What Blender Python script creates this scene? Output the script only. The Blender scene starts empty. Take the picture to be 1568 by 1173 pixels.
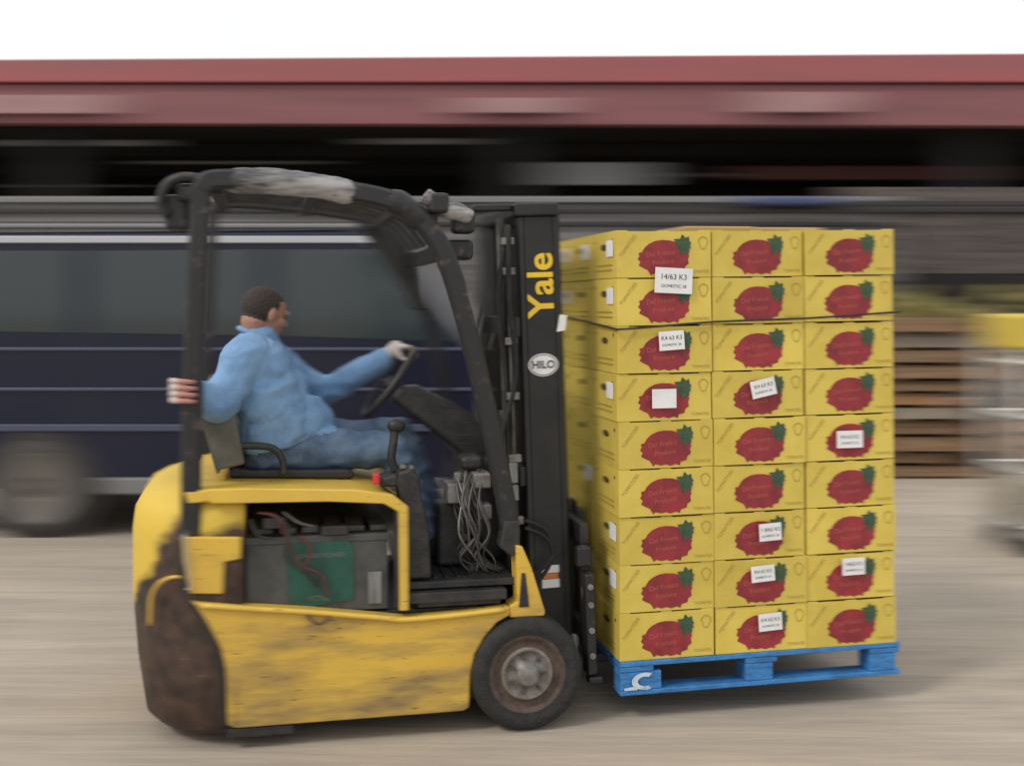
import bpy, bmesh, math, random
from mathutils import Vector, Matrix, noise
random.seed(7)
S=bpy.context.scene
S.view_settings.view_transform='Standard'; S.view_settings.look='None'; S.view_settings.exposure=0
COL=S.collection
rad=math.radians

# ------------------------------------------------------------------ materials
def mat(name,col,rough=.5,metal=0,var=None,vscale=6,vamt=.5,vmap=(1,1,1),bump=0,bscale=40,spec=.5,coat=0,detail=4,lo=.4,hi=.65,objrand=0):
    m=bpy.data.materials.new(name); m.use_nodes=True; n=m.node_tree.nodes; l=m.node_tree.links
    b=n['Principled BSDF']; b.inputs['Base Color'].default_value=(*col,1); b.inputs['Roughness'].default_value=rough
    b.inputs['Metallic'].default_value=metal; b.inputs['Specular IOR Level'].default_value=spec
    b.inputs['Coat Weight'].default_value=coat
    tc=n.new('ShaderNodeTexCoord')
    if var is not None:
        mp=n.new('ShaderNodeMapping'); mp.inputs['Scale'].default_value=vmap; l.new(tc.outputs['Object'],mp.inputs['Vector'])
        nz=n.new('ShaderNodeTexNoise'); nz.inputs['Scale'].default_value=vscale; nz.inputs['Detail'].default_value=detail; nz.inputs['Roughness'].default_value=.65
        l.new(mp.outputs['Vector'],nz.inputs['Vector'])
        r=n.new('ShaderNodeMapRange'); r.inputs['From Min'].default_value=lo; r.inputs['From Max'].default_value=hi; r.inputs['To Max'].default_value=vamt
        l.new(nz.outputs['Fac'],r.inputs['Value'])
        mx=n.new('ShaderNodeMix'); mx.data_type='RGBA'; mx.inputs['A'].default_value=(*col,1); mx.inputs['B'].default_value=(*var,1)
        l.new(r.outputs['Result'],mx.inputs['Factor']); l.new(mx.outputs['Result'],b.inputs['Base Color'])
        if objrand:
            oi=n.new('ShaderNodeObjectInfo'); ad=n.new('ShaderNodeVectorMath'); ad.operation='ADD'
            sc=n.new('ShaderNodeVectorMath'); sc.operation='SCALE'; sc.inputs['Scale'].default_value=9; l.new(oi.outputs['Location'],sc.inputs[0])
            l.new(mp.outputs['Vector'],ad.inputs[0]); l.new(sc.outputs[0],ad.inputs[1]); l.new(ad.outputs[0],nz.inputs['Vector'])
            hv=n.new('ShaderNodeHueSaturation'); mr=n.new('ShaderNodeMapRange'); mr.inputs['To Min'].default_value=1-objrand; mr.inputs['To Max'].default_value=1+objrand*.4
            l.new(oi.outputs['Random'],mr.inputs['Value']); l.new(mr.outputs[0],hv.inputs['Value']); l.new(mx.outputs['Result'],hv.inputs['Color']); l.new(hv.outputs[0],b.inputs['Base Color'])
    if bump:
        nb=n.new('ShaderNodeTexNoise'); nb.inputs['Scale'].default_value=bscale; nb.inputs['Detail'].default_value=2
        l.new(tc.outputs['Object'],nb.inputs['Vector'])
        bp=n.new('ShaderNodeBump'); bp.inputs['Strength'].default_value=bump; bp.inputs['Distance'].default_value=.02
        l.new(nb.outputs['Fac'],bp.inputs['Height']); l.new(bp.outputs['Normal'],b.inputs['Normal'])
    return m

def worn_paint(name,col,dirt,grime_z=(.1,.5),extra=0.0,stretch=(.8,1,4)):
    """yellow machine paint: horizontal scuffs, chips, grime towards the ground"""
    m=bpy.data.materials.new(name); m.use_nodes=True; n=m.node_tree.nodes; l=m.node_tree.links
    b=n['Principled BSDF']; b.inputs['Roughness'].default_value=.42
    tc=n.new('ShaderNodeTexCoord'); sp=n.new('ShaderNodeSeparateXYZ'); l.new(tc.outputs['Object'],sp.inputs[0])
    zr=n.new('ShaderNodeMapRange'); zr.inputs['From Min'].default_value=grime_z[0]; zr.inputs['From Max'].default_value=grime_z[1]
    zr.inputs['To Min'].default_value=.12+extra; zr.inputs['To Max'].default_value=-.03+extra; l.new(sp.outputs['Z'],zr.inputs['Value'])
    mp=n.new('ShaderNodeMapping'); mp.inputs['Scale'].default_value=stretch; l.new(tc.outputs['Object'],mp.inputs['Vector'])
    n1=n.new('ShaderNodeTexNoise'); n1.inputs['Scale'].default_value=2.4; n1.inputs['Detail'].default_value=6; n1.inputs['Roughness'].default_value=.58; l.new(mp.outputs[0],n1.inputs['Vector'])
    ad=n.new('ShaderNodeMath'); ad.operation='ADD'; l.new(n1.outputs['Fac'],ad.inputs[0]); l.new(zr.outputs[0],ad.inputs[1])
    r1=n.new('ShaderNodeMapRange'); r1.inputs['From Min'].default_value=.50; r1.inputs['From Max'].default_value=.76; r1.inputs['To Max'].default_value=.9; l.new(ad.outputs[0],r1.inputs['Value'])
    n2=n.new('ShaderNodeTexNoise'); n2.inputs['Scale'].default_value=2.2; n2.inputs['Detail'].default_value=3; l.new(tc.outputs['Object'],n2.inputs['Vector'])
    r2=n.new('ShaderNodeMapRange'); r2.inputs['From Min'].default_value=.35; r2.inputs['From Max'].default_value=.7; r2.inputs['To Max'].default_value=.6; l.new(n2.outputs['Fac'],r2.inputs['Value'])
    m1=n.new('ShaderNodeMix'); m1.data_type='RGBA'; m1.inputs['A'].default_value=(*col,1); m1.inputs['B'].default_value=(col[0]*.66,col[1]*.62,col[2]*1.2,1); l.new(r2.outputs[0],m1.inputs['Factor'])
    m2=n.new('ShaderNodeMix'); m2.data_type='RGBA'; m2.inputs['B'].default_value=(*dirt,1); l.new(m1.outputs['Result'],m2.inputs['A']); l.new(r1.outputs[0],m2.inputs['Factor'])
    n3=n.new('ShaderNodeTexNoise'); n3.inputs['Scale'].default_value=22; n3.inputs['Detail'].default_value=4; l.new(mp.outputs[0],n3.inputs['Vector'])
    r3=n.new('ShaderNodeMapRange'); r3.inputs['From Min'].default_value=.67; r3.inputs['From Max'].default_value=.71; r3.inputs['To Max'].default_value=.75; l.new(n3.outputs['Fac'],r3.inputs['Value'])
    m4=n.new('ShaderNodeMix'); m4.data_type='RGBA'; m4.inputs['B'].default_value=(.05,.035,.025,1); l.new(m2.outputs['Result'],m4.inputs['A']); l.new(r3.outputs[0],m4.inputs['Factor'])
    l.new(m4.outputs['Result'],b.inputs['Base Color'])
    rr=n.new('ShaderNodeMapRange'); rr.inputs['To Min'].default_value=.38; rr.inputs['To Max'].default_value=.8; l.new(r1.outputs[0],rr.inputs['Value']); l.new(rr.outputs[0],b.inputs['Roughness'])
    bp=n.new('ShaderNodeBump'); bp.inputs['Strength'].default_value=.35; bp.inputs['Distance'].default_value=.015; l.new(n2.outputs['Fac'],bp.inputs['Height']); l.new(bp.outputs[0],b.inputs['Normal'])
    return m

M={}
M['yellow']=worn_paint('yellow_paint',(.67,.43,.055),(.13,.10,.065),extra=.015)
M['yellow_clean']=worn_paint('yellow_paint_hood',(.72,.48,.06),(.18,.11,.04),grime_z=(.0,.2),extra=-.01)
M['black']=mat('black_steel',(.014,.014,.015),.5,.0,var=(.04,.037,.034),vscale=14,vamt=.8,bump=.15,bscale=60)
M['black2']=mat('mast_steel',(.009,.009,.010),.5,.0,var=(.024,.022,.02),vscale=9,vamt=.6)
M['scuffed']=mat('scuffed_tube',(.013,.013,.014),.5,.0,var=(.14,.10,.08),vscale=16,vamt=.8,lo=.58,hi=.72)
M['rubber']=mat('rubber',(.016,.0155,.0155),.8,var=(.032,.03,.028),vscale=25,vamt=.6,bump=.3,bscale=80)
M['rim']=mat('wheel_rim',(.25,.23,.20),.6,.1,var=(.10,.065,.04),vscale=20,vamt=.8)
M['rimdk']=mat('wheel_rim_dirty',(.11,.075,.055),.75,.1,var=(.045,.035,.03),vscale=30,vamt=.8)
M['steel']=mat('bare_steel',(.24,.235,.22),.5,.4,var=(.08,.065,.05),vscale=20,vamt=.7)
M['grey']=mat('battery_case',(.075,.08,.075),.5,.1,var=(.03,.03,.028),vscale=8,vamt=.7)
M['green']=mat('green_label',(.012,.085,.06),.5,var=(.01,.045,.035),vscale=14,vamt=.7)
M['seat']=mat('seat_vinyl',(.018,.018,.019),.5,bump=.2,bscale=30)
M['seatback']=mat('seat_back_shell',(.12,.115,.095),.6,var=(.05,.05,.042),vscale=8,vamt=.7)
M['white']=mat('white_sticker',(.78,.78,.77),.6,var=(.6,.6,.6),vscale=12,vamt=.5)
M['ink']=mat('sticker_ink',(.06,.055,.09),.7)
M['lettering']=mat('yellow_lettering',(.78,.52,.03),.5)
M['red']=mat('red_plastic',(.6,.03,.03),.4)
M['wrap']=mat('plastic_wrap',(.34,.33,.325),.3,var=(.05,.048,.048),vscale=5,vamt=1,vmap=(.5,1,2.5),bump=.4,bscale=14,lo=.42,hi=.6)
M['cable']=mat('grey_cable',(.10,.095,.09),.6,var=(.03,.03,.03),vscale=20,vamt=.7)
M['glass']=mat('van_glass',(.02,.03,.033),.08,spec=.65)
M['navy']=mat('navy_paint',(.005,.007,.024),.3,spec=.3,coat=.15,var=(.010,.012,.030),vscale=2,vamt=.6)
M['silver']=mat('silver_trim',(.42,.43,.45),.4,.2)
M['sill']=mat('grey_sill',(.16,.16,.16),.6)
M['trim_reflection']=mat('blue_grey_trim_reflection',(.05,.06,.11),.4)  # waist line colour, also used for reflections painted along the van side

# ------------------------------------------------------------------ mesh helpers
def empty(name,loc=(0,0,0),rot=(0,0,0)):
    o=bpy.data.objects.new(name,None); COL.objects.link(o); o.location=loc; o.rotation_euler=rot; o.empty_display_size=.2; return o
def mkobj(name,bm,mats,parent=None,smooth=False,bevel=0,seg=2):
    me=bpy.data.meshes.new(name); bm.normal_update(); bm.to_mesh(me); bm.free()
    for m in (mats if isinstance(mats,(list,tuple)) else [mats]): me.materials.append(m)
    o=bpy.data.objects.new(name,me); COL.objects.link(o)
    if parent: o.parent=parent
    if smooth or bevel:
        for p in me.polygons: p.use_smooth=True
    if bevel:
        b=o.modifiers.new('bevel','BEVEL'); b.width=bevel; b.segments=seg; b.limit_method='ANGLE'; b.angle_limit=rad(35); b.harden_normals=True
    return o
def bbox(bm,lo,hi,mi=0):
    x0,y0,z0=lo; x1,y1,z1=hi
    v=[bm.verts.new(p) for p in [(x0,y0,z0),(x1,y0,z0),(x1,y1,z0),(x0,y1,z0),(x0,y0,z1),(x1,y0,z1),(x1,y1,z1),(x0,y1,z1)]]
    for f in [(0,3,2,1),(4,5,6,7),(0,1,5,4),(1,2,6,5),(2,3,7,6),(3,0,4,7)]:
        bm.faces.new([v[i] for i in f]).material_index=mi
def box(name,lo,hi,m,parent=None,bevel=.006,seg=2):
    bm=bmesh.new(); bbox(bm,lo,hi); return mkobj(name,bm,m,parent,bevel=bevel,seg=seg)
def boxes(name,lst,m,parent=None,bevel=.004):
    bm=bmesh.new()
    for lo,hi in lst: bbox(bm,lo,hi)
    return mkobj(name,bm,m,parent,bevel=bevel)
def prism(name,pts,y0,y1,m,parent=None,bevel=.006,seg=2):
    """pts = (x,z) outline"""
    bm=bmesh.new(); a=[bm.verts.new((x,y0,z)) for x,z in pts]; b=[bm.verts.new((x,y1,z)) for x,z in pts]
    bm.faces.new(a); bm.faces.new(b[::-1]); k=len(pts)
    for i in range(k): bm.faces.new([a[(i+1)%k],a[i],b[i],b[(i+1)%k]])
    bmesh.ops.recalc_face_normals(bm,faces=bm.faces); return mkobj(name,bm,m,parent,bevel=bevel,seg=seg)
def spline(pts,n=6):
    P=[Vector(p) for p in pts]; out=[]
    for i in range(len(P)-1):
        p0=P[max(i-1,0)];p1=P[i];p2=P[i+1];p3=P[min(i+2,len(P)-1)]
        for k in range(n):
            t=k/n; out.append(.5*((2*p1)+(-p0+p2)*t+(2*p0-5*p1+4*p2-p3)*t*t+(-p0+3*p1-3*p2+p3)*t**3))
    out.append(P[-1]); return out
def tube_bm(bm,P,r,seg=10,sq=None,mi=0,closed=False):
    P=[Vector(p) for p in P]; n=len(P); rings=[]; up=None
    for i in range(n):
        if closed: t=(P[(i+1)%n]-P[i-1]).normalized()
        else: t=(P[min(i+1,n-1)]-P[max(i-1,0)]).normalized()
        if up is None:
            up=Vector((0,1,0)) if abs(t.y)<.9 else Vector((0,0,1))
        a=(up-t*up.dot(t)).normalized(); b=t.cross(a); up=a
        rr=r[i] if isinstance(r,(list,tuple)) else r
        ring=[]
        if sq:
            w,h=sq; c=min(w,h)*.35
            for (p,q) in [(w,h-c),(w-c,h),(-w+c,h),(-w,h-c),(-w,-h+c),(-w+c,-h),(w-c,-h),(w,-h+c)]: ring.append(bm.verts.new(P[i]+a*p+b*q))
        else:
            for k in range(seg):
                an=2*math.pi*k/seg; ring.append(bm.verts.new(P[i]+a*math.cos(an)*rr+b*math.sin(an)*rr))
        rings.append(ring)
    s=len(rings[0])
    for i in range(n if closed else n-1):
        A=rings[i];B=rings[(i+1)%n]
        for k in range(s): bm.faces.new([A[k],A[(k+1)%s],B[(k+1)%s],B[k]]).material_index=mi
    if not closed:
        bm.faces.new(rings[0][::-1]).material_index=mi; bm.faces.new(rings[-1]).material_index=mi
def tube(name,P,r,m,parent=None,seg=10,sq=None,sm=0,closed=False):
    bm=bmesh.new(); tube_bm(bm,spline(P,sm) if sm else P,r,seg,sq,closed=closed)
    bmesh.ops.recalc_face_normals(bm,faces=bm.faces); return mkobj(name,bm,m,parent,smooth=not sq)
def lathe_bm(bm,prof,c,axis='y',seg=40,mis=None):
    """prof = (radius, offset along axis)"""
    rings=[]
    for r,o in prof:
        ring=[]
        for k in range(seg):
            a=2*math.pi*k/seg; p=(math.cos(a)*r,o,math.sin(a)*r) if axis=='y' else (math.cos(a)*r,math.sin(a)*r,o)
            ring.append(bm.verts.new(Vector(p)+Vector(c)))
        rings.append(ring)
    for i in range(len(rings)-1):
        for k in range(seg):
            f=bm.faces.new([rings[i][k],rings[i][(k+1)%seg],rings[i+1][(k+1)%seg],rings[i+1][k]]); f.material_index=mis[i] if mis else 0
    f=bm.faces.new(rings[0]); f.material_index=mis[0] if mis else 0
    f=bm.faces.new(rings[-1][::-1]); f.material_index=mis[-1] if mis else 0
def text_bm(bm,s,size,mtx,mi=0,font_off=0):
    cu=bpy.data.curves.new('t','FONT'); cu.body=s; cu.size=size; cu.align_x='CENTER'; cu.align_y='CENTER'; cu.offset=font_off
    o=bpy.data.objects.new('t',cu); COL.objects.link(o); bpy.context.view_layer.update()
    dg=bpy.context.evaluated_depsgraph_get(); me=bpy.data.meshes.new_from_object(o.evaluated_get(dg))
    me.transform(mtx); nf=len(bm.faces); bm.from_mesh(me); bm.faces.ensure_lookup_table()
    for f in bm.faces[nf:]: f.material_index=mi
    bpy.data.objects.remove(o); bpy.data.meshes.remove(me)
def poly(bm,pts,mi=0):
    f=bm.faces.new([bm.verts.new(p) for p in pts]); f.material_index=mi; return f

# ================================================================== GROUND
gm=bpy.data.materials.new('worn_concrete'); gm.use_nodes=True; n=gm.node_tree.nodes; l=gm.node_tree.links; b=n['Principled BSDF']; b.inputs['Roughness'].default_value=.85
tc=n.new('ShaderNodeTexCoord')
def nzn(scale,mp,detail=5):
    m=n.new('ShaderNodeMapping'); m.inputs['Scale'].default_value=mp; l.new(tc.outputs['Object'],m.inputs['Vector'])
    z=n.new('ShaderNodeTexNoise'); z.inputs['Scale'].default_value=scale; z.inputs['Detail'].default_value=detail; z.inputs['Roughness'].default_value=.6; l.new(m.outputs[0],z.inputs['Vector']); return z
a1=nzn(.35,(1,1,1)); a2=nzn(2.2,(.25,2.2,1)); a3=nzn(9,(.25,2.5,1))
cr=n.new('ShaderNodeValToRGB'); e=cr.color_ramp.elements; e[0].position=.34; e[0].color=(.24,.21,.18,1); e[1].position=.62; e[1].color=(.44,.375,.295,1)
add=n.new('ShaderNodeMath'); add.operation='MULTIPLY_ADD'; add.inputs[1].default_value=.4; l.new(a2.outputs['Fac'],add.inputs[0])
ml=n.new('ShaderNodeMath'); ml.operation='MULTIPLY_ADD'; ml.inputs[1].default_value=.35; l.new(a1.outputs['Fac'],ml.inputs[0])
m3=n.new('ShaderNodeMath'); m3.operation='MULTIPLY'; m3.inputs[1].default_value=.25; l.new(a3.outputs['Fac'],m3.inputs[0]); l.new(m3.outputs[0],ml.inputs[2]); l.new(ml.outputs[0],add.inputs[2])
l.new(add.outputs[0],cr.inputs['Fac']); l.new(cr.outputs[0],b.inputs['Base Color'])
bp=n.new('ShaderNodeBump'); bp.inputs['Strength'].default_value=.3; bp.inputs['Distance'].default_value=.02; l.new(a3.outputs['Fac'],bp.inputs['Height']); l.new(bp.outputs[0],b.inputs['Normal'])
bm=bmesh.new(); poly(bm,[(-400,-100,0),(400,-100,0),(400,700,0),(-400,700,0)]); mkobj('ground',bm,gm)

# ================================================================== MARKET HALL
hall=empty('market_hall')
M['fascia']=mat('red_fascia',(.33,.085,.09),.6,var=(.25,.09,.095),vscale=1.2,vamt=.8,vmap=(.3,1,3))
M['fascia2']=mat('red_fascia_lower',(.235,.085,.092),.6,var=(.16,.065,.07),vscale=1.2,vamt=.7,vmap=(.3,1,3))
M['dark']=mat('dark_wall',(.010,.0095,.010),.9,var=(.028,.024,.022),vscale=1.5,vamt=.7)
M['pink']=mat('faded_sign',(.36,.22,.22),.7,var=(.25,.12,.12),vscale=3,vamt=.8)
M['lgrey']=mat('light_grey_panel',(.22,.22,.22),.6,var=(.1,.1,.1),vscale=4,vamt=.8,vmap=(6,1,1))
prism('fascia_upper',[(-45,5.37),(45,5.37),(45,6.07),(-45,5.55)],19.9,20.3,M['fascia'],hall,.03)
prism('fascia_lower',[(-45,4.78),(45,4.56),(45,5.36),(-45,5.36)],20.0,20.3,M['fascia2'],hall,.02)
box('roof_slab',(-45,20.31,5.2),(45,48,5.4),M['dark'],hall,0)
box('rear_wall',(-45,48,0),(45,48.3,5.4),M['dark'],hall,0)
box('side_wall_a',(-45.3,20,0),(-45,48,5.4),M['dark'],hall,0); box('side_wall_b',(45,20,0),(45.3,48,5.4),M['dark'],hall,0)
boxes('columns',[((x-.2,20.4,0),(x+.2,20.8,5.19)) for x in range(-40,41,8)],M['dark'],hall)
boxes('roof_beams',[((-44.9,y,4.9),(44.9,y+.15,5.18)) for y in (22,26,30,36,42)],M['dark'],hall)
boxes('fascia_signs',[((-9.6,19.86,4.84),(-6.7,19.99,5.15)),((-.9,19.86,4.85),(.95,19.99,5.10)),((4.0,19.86,4.86),(5.8,19.99,5.2))],M['pink'],hall,.01)
boxes('hanging_signs',[((.5,21,3.75),(2.5,21.08,4.15)),((-2.6,21,4.48),(-.6,21.08,4.58)),((-9.4,21,4.45),(-6.4,21.08,4.55))],M['lgrey'],hall,.01)
boxes('stall_shutters',[((6.4,23,2.2),(14,23.2,3.6)),((16,23,2.2),(24,23.2,3.8)),((-20,24,0),(-12,24.2,3.2))],mat('shutter',(.085,.075,.072),.7,var=(.035,.03,.03),vscale=3,vamt=.8,vmap=(.5,1,8)),hall,.01)
boxes('strip_lights',[((-8,25,4.6),(-4,25.1,4.66)),((3.5,27,4.55),(9,27.1,4.62)),((-14,29,4.5),(-9,29.1,4.56)),((-3,30,4.3),(1,30.1,4.38))],M['lgrey'],hall,.01)
box('inner_red_beam',(4.2,22.4,4.0),(9.5,22.6,4.25),mat('dark_red_beam',(.06,.012,.012),.7),hall,.01)

# ================================================================== TRAILER behind the van
tr=empty('cargo_trailer',(0,0,0))
tm=mat('trailer_side',(.17,.165,.165),.6,.1,var=(.05,.045,.045),vscale=2,vamt=.9,vmap=(.1,1,9))
box('cargo_body',(-9,12.6,1.0),(4.1,15,2.78),tm,tr,.03)
boxes('side_rails',[((-9.02,12.54,2.71),(4.12,12.598,2.76)),((-9.02,12.54,1.0),(4.12,12.598,1.12))],M['lgrey'],tr)
boxes('tarp_straps',[((-9.02,12.56,2.46),(4.12,12.598,2.50)),((-9.02,12.56,2.6),(4.12,12.598,2.64))],M['black'],tr)
boxes('side_posts',[((x,12.57,1.13),(x+.06,12.599,2.45)) for x in [-8.5+i*1.05 for i in range(12)]],M['sill'],tr)
bm=bmesh.new()
for x in (-6.8,-5.7,2.6): lathe_bm(bm,[(.28,.02),(.46,0),(.5,.04),(.5,.26),(.46,.3)],(x,12.75,.5))
mkobj('wheels',bm,M['rubber'],tr,smooth=True)
box('chassis',(-8.8,13,.75),(4.0,14.6,.995),M['black'],tr)
box('rolled_blue_tarp',(2.4,12.42,2.66),(3.5,12.53,2.76),mat('blue_tarp',(.04,.055,.13),.6),tr,.04)

# ================================================================== VAN
van=empty('parked_van',(0,8.2,0))
prof=[(-4.5,.38),(-4.56,1.1),(-4.45,1.9),(-4.3,2.08),(-4.0,2.13),(-1.1,2.15),(-.8,2.09),(-.68,2.0),(-.12,1.3),(.45,1.12),(.68,.98),(.78,.7),(.78,.38),(.3,.33),(-.6,.33),(-2.8,.33),(-3.8,.33)]
prism('body',prof,0,1.85,M['navy'],van,.07,4)
def winpan(name,pts): prism(name,pts,-.006,.02,M['glass'],van,.01)
winpan('rear_side_window',[(-4.3,1.44),(-3.05,1.42),(-3.05,2.0),(-4.2,2.0)])
winpan('middle_side_window',[(-2.95,1.42),(-1.75,1.4),(-1.75,2.01),(-2.95,2.0)])
winpan('front_side_window',[(-1.65,1.4),(-.42,1.36),(-.84,1.98),(-.95,2.01),(-1.65,2.01)])
tube('a_pillar_trim',[(-.9,.0,2.05),(-.72,-.0,1.97),(-.18,.0,1.31)],.028,M['silver'],van,sm=3)
bm=bmesh.new(); poly(bm,[(-.66,.15,2.0),(-.10,.12,1.312),(-.10,1.73,1.312),(-.66,1.7,2.0)]); mkobj('windscreen',bm,M['glass'],van)
box('roof_rail',(-4.3,.02,2.155),(-.95,.10,2.19),M['lgrey'],van,.015)
box('far_roof_rail',(-4.3,1.75,2.155),(-.95,1.83,2.19),M['lgrey'],van,.015)
box('gutter_trim',(-4.42,-.022,2.05),(-.9,.01,2.10),M['silver'],van,.008)
boxes('waist_line_reflection_strips',[((-4.5,-.022,.74),(.5,.01,.79)),((-4.5,-.016,1.02),(.3,.01,1.045)),((-4.5,-.014,1.30),(-.1,.01,1.325))],M['trim_reflection'],van,.008)  # top strip is the waist line; lower two imitate reflections in the bodywork
box('sill',(-2.85,-.03,.3),(-.55,.02,.42),M['sill'],van,.02)
boxes('door_seams',[((-3.0,-.004,.45),(-2.99,.01,1.98)),((-1.7,-.004,.45),(-1.69,.01,1.98)),((-.5,-.004,.45),(-.49,.01,1.34))],M['black'],van,0)
box('headlamp',(.5,-.01,.8),(.77,.25,.98),M['silver'],van,.03)
bm=bmesh.new()
for x in (-3.3,-.02):
  for y0 in (-.03,1.63):
    lathe_bm(bm,[(.06,y0+.0),(.09,y0-.02),(.2,y0+.02),(.225,y0),(.25,y0-.005),(.33,y0+.01),(.345,y0+.05),(.345,y0+.22),(.3,y0+.25)],(x,0,.345),mis=[1,1,1,1,0,0,0,0])
mkobj('wheels',bm,[mat('dusty_tyre',(.045,.042,.038),.8),mat('van_rim',(.13,.12,.105),.6,.2)],van,smooth=True)
bm=bmesh.new()
for x in (-3.3,-.02): lathe_bm(bm,[(.40,-.008),(.40,.1)],(x,0,.36))
mkobj('wheel_arches',bm,M['black'],van)

# ================================================================== PALLET STACKS, ROLL CAGE, STALL on the right
wood=mat('weathered_wood',(.26,.16,.085),.8,var=(.09,.055,.035),vscale=5,vamt=.9,vmap=(.6,1,6))
wood2=mat('orange_wood',(.40,.20,.08),.8,var=(.2,.11,.06),vscale=5,vamt=.9)
wood3=mat('grey_wood',(.30,.25,.19),.8,var=(.12,.1,.08),vscale=5,vamt=.9)
def wooden_pallets(name,x,y,nl,m):
    bm=bmesh.new(); z=0
    for i in range(nl):
        ox=random.uniform(-.18,.18); oy=random.uniform(-.08,.08); mi=random.choice((0,0,1,2)); hh=random.choice((.12,.135,.15)); w=random.choice((1.0,1.2,1.2))
        for k in range(3): bbox(bm,(x+ox,y+oy+k*.52,z+.02),(x+ox+w,y+oy+k*.52+.1,z+hh-.035),mi)
        for k in range(6): bbox(bm,(x+ox+k*w/5.8,y+oy,z+hh-.034),(x+ox+k*w/5.8+.12,y+oy+1.14,z+hh-.012),mi)
        for k in (0,5): bbox(bm,(x+ox+k*w/5.8,y+oy,z+.0),(x+ox+k*w/5.8+.12,y+oy+1.14,z+.018),mi)
        z+=hh
    return mkobj(name,bm,[m,wood2,wood3])
wooden_pallets('wooden_pallet_stack',3.35,11,11,wood)
wooden_pallets('wooden_pallet_stack.001',4.85,11.2,12,wood2)
wooden_pallets('wooden_pallet_stack.002',6.35,11.0,12,wood)
cage=empty('roll_cage',(3.27,7.5,0))
bm=bmesh.new()
for x in (0,.72):
    for y in (0,.6): tube_bm(bm,[(x,y,.14),(x,y,1.50)],.02)
for z in (.2,.55,.9,1.25,1.50):
    for y in (0,.6): tube_bm(bm,[(0,y,z),(.72,y,z)],.01)
    for x in (0,.72): tube_bm(bm,[(x,0,z),(x,.6,z)],.01)
for k in range(1,6): tube_bm(bm,[(k*.12,.6,.2),(k*.12,.6,1.50)],.006)
mkobj('wire_frame',bm,mat('white_enamel',(.6,.6,.58),.45),cage,smooth=True)
box('base',(0,0,.14),(.72,.6,.18),M['sill'],cage)
bm=bmesh.new()
for x in (.06,.66):
    for y in (.05,.55): lathe_bm(bm,[(.04,-.015),(.062,-.01),(.062,.02),(.04,.025)],(x,y,.064))
mkobj('castors',bm,M['rubber'],cage,smooth=True)
boxes('yellow_crates',[((-.03,-.03,1.33),(.75,.60,1.56))],mat('yellow_crate',(.60,.45,.06),.6,var=(.4,.3,.06),vscale=8),cage,.03)
boxes('cartons',[((.04,.04,.185),(.68,.56,.34)),((.05,.05,.345),(.66,.55,.46))],mat('pale_carton',(.3,.26,.2),.8,var=(.2,.16,.12),vscale=3),cage,.01)
st=empty('market_stall',(3.6,12.4,0))
boxes('legs',[((x,y,0),(x+.05,y+.05,2.6)) for x in (0,5.2) for y in (-.4,.45)],M['black'],st)
boxes('canopy_beams',[((-.1,-.45,2.62),(5.4,-.38,2.68)),((-.1,.42,2.62),(5.4,.49,2.68))],M['black'],st,.01)
boxes('counter',[((0,-.4,1.3),(5.2,.45,1.36))],wood,st)
bm=bmesh.new()
for k in range(150):
    c=(random.uniform(.1,5.1),random.uniform(-.4,.4),1.42+random.random()*.45*random.random())
    r=random.uniform(.05,.10); bmesh.ops.create_icosphere(bm,subdivisions=2,radius=r,matrix=Matrix.Translation(c))
mkobj('produce_sacks',bm,mat('produce',(.14,.11,.05),.7,var=(.30,.27,.06),vscale=1.5,vamt=1),st,smooth=True)
box('rear_screen',(0,.46,1.95),(5.2,.5,2.9),mat('brown_tarp',(.11,.09,.08),.8,var=(.035,.03,.028),vscale=2,vamt=.9,vmap=(.4,1,7)),st,.01)
box('rear_screen_low',(0,.46,1.3),(5.2,.5,1.94),M['dark'],st,.01)

# ================================================================== FORKLIFT
FL=(0,4.5,0); YAW=rad(12)
fk=empty('forklift_truck',FL,(0,0,YAW))
# --- counterweight
cwm=bpy.data.materials.new('counterweight_rust'); cwm.use_nodes=True; n=cwm.node_tree.nodes; l=cwm.node_tree.links; b=n['Principled BSDF']; b.inputs['Roughness'].default_value=.6
tc=n.new('ShaderNodeTexCoord'); sp=n.new('ShaderNodeSeparateXYZ'); l.new(tc.outputs['Object'],sp.inputs[0])
z1=n.new('ShaderNodeTexNoise'); z1.inputs['Scale'].default_value=5; z1.inputs['Detail'].default_value=6; l.new(tc.outputs['Object'],z1.inputs['Vector'])
def mth(op,a,b_,c=None):
    q=n.new('ShaderNodeMath'); q.operation=op
    for i,v in enumerate((a,b_,c)):
        if v is None: continue
        if isinstance(v,(int,float)): q.inputs[i].default_value=v
        else: l.new(v,q.inputs[i])
    return q.outputs[0]
h=mth('MULTIPLY_ADD',sp.outputs['Y'],-1.5,.86)
h=mth('MULTIPLY_ADD',z1.outputs['Fac'],.5,mth('SUBTRACT',h,.25))
d=mth('SUBTRACT',h,sp.outputs['Z']); mr=n.new('ShaderNodeMapRange'); mr.inputs['From Min'].default_value=-.03; mr.inputs['From Max'].default_value=.05; l.new(d,mr.inputs['Value'])
z2=n.new('ShaderNodeTexNoise'); z2.inputs['Scale'].default_value=16; z2.inputs['Detail'].default_value=5; l.new(tc.outputs['Object'],z2.inputs['Vector'])
cr=n.new('ShaderNodeValToRGB'); cr.color_ramp.elements[0].position=.35; cr.color_ramp.elements[0].color=(.026,.016,.012,1); cr.color_ramp.elements[1].position=.68; cr.color_ramp.elements[1].color=(.075,.042,.028,1); e=cr.color_ramp.elements.new(.76); e.color=(.22,.17,.12,1); l.new(z2.outputs['Fac'],cr.inputs['Fac'])
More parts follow.
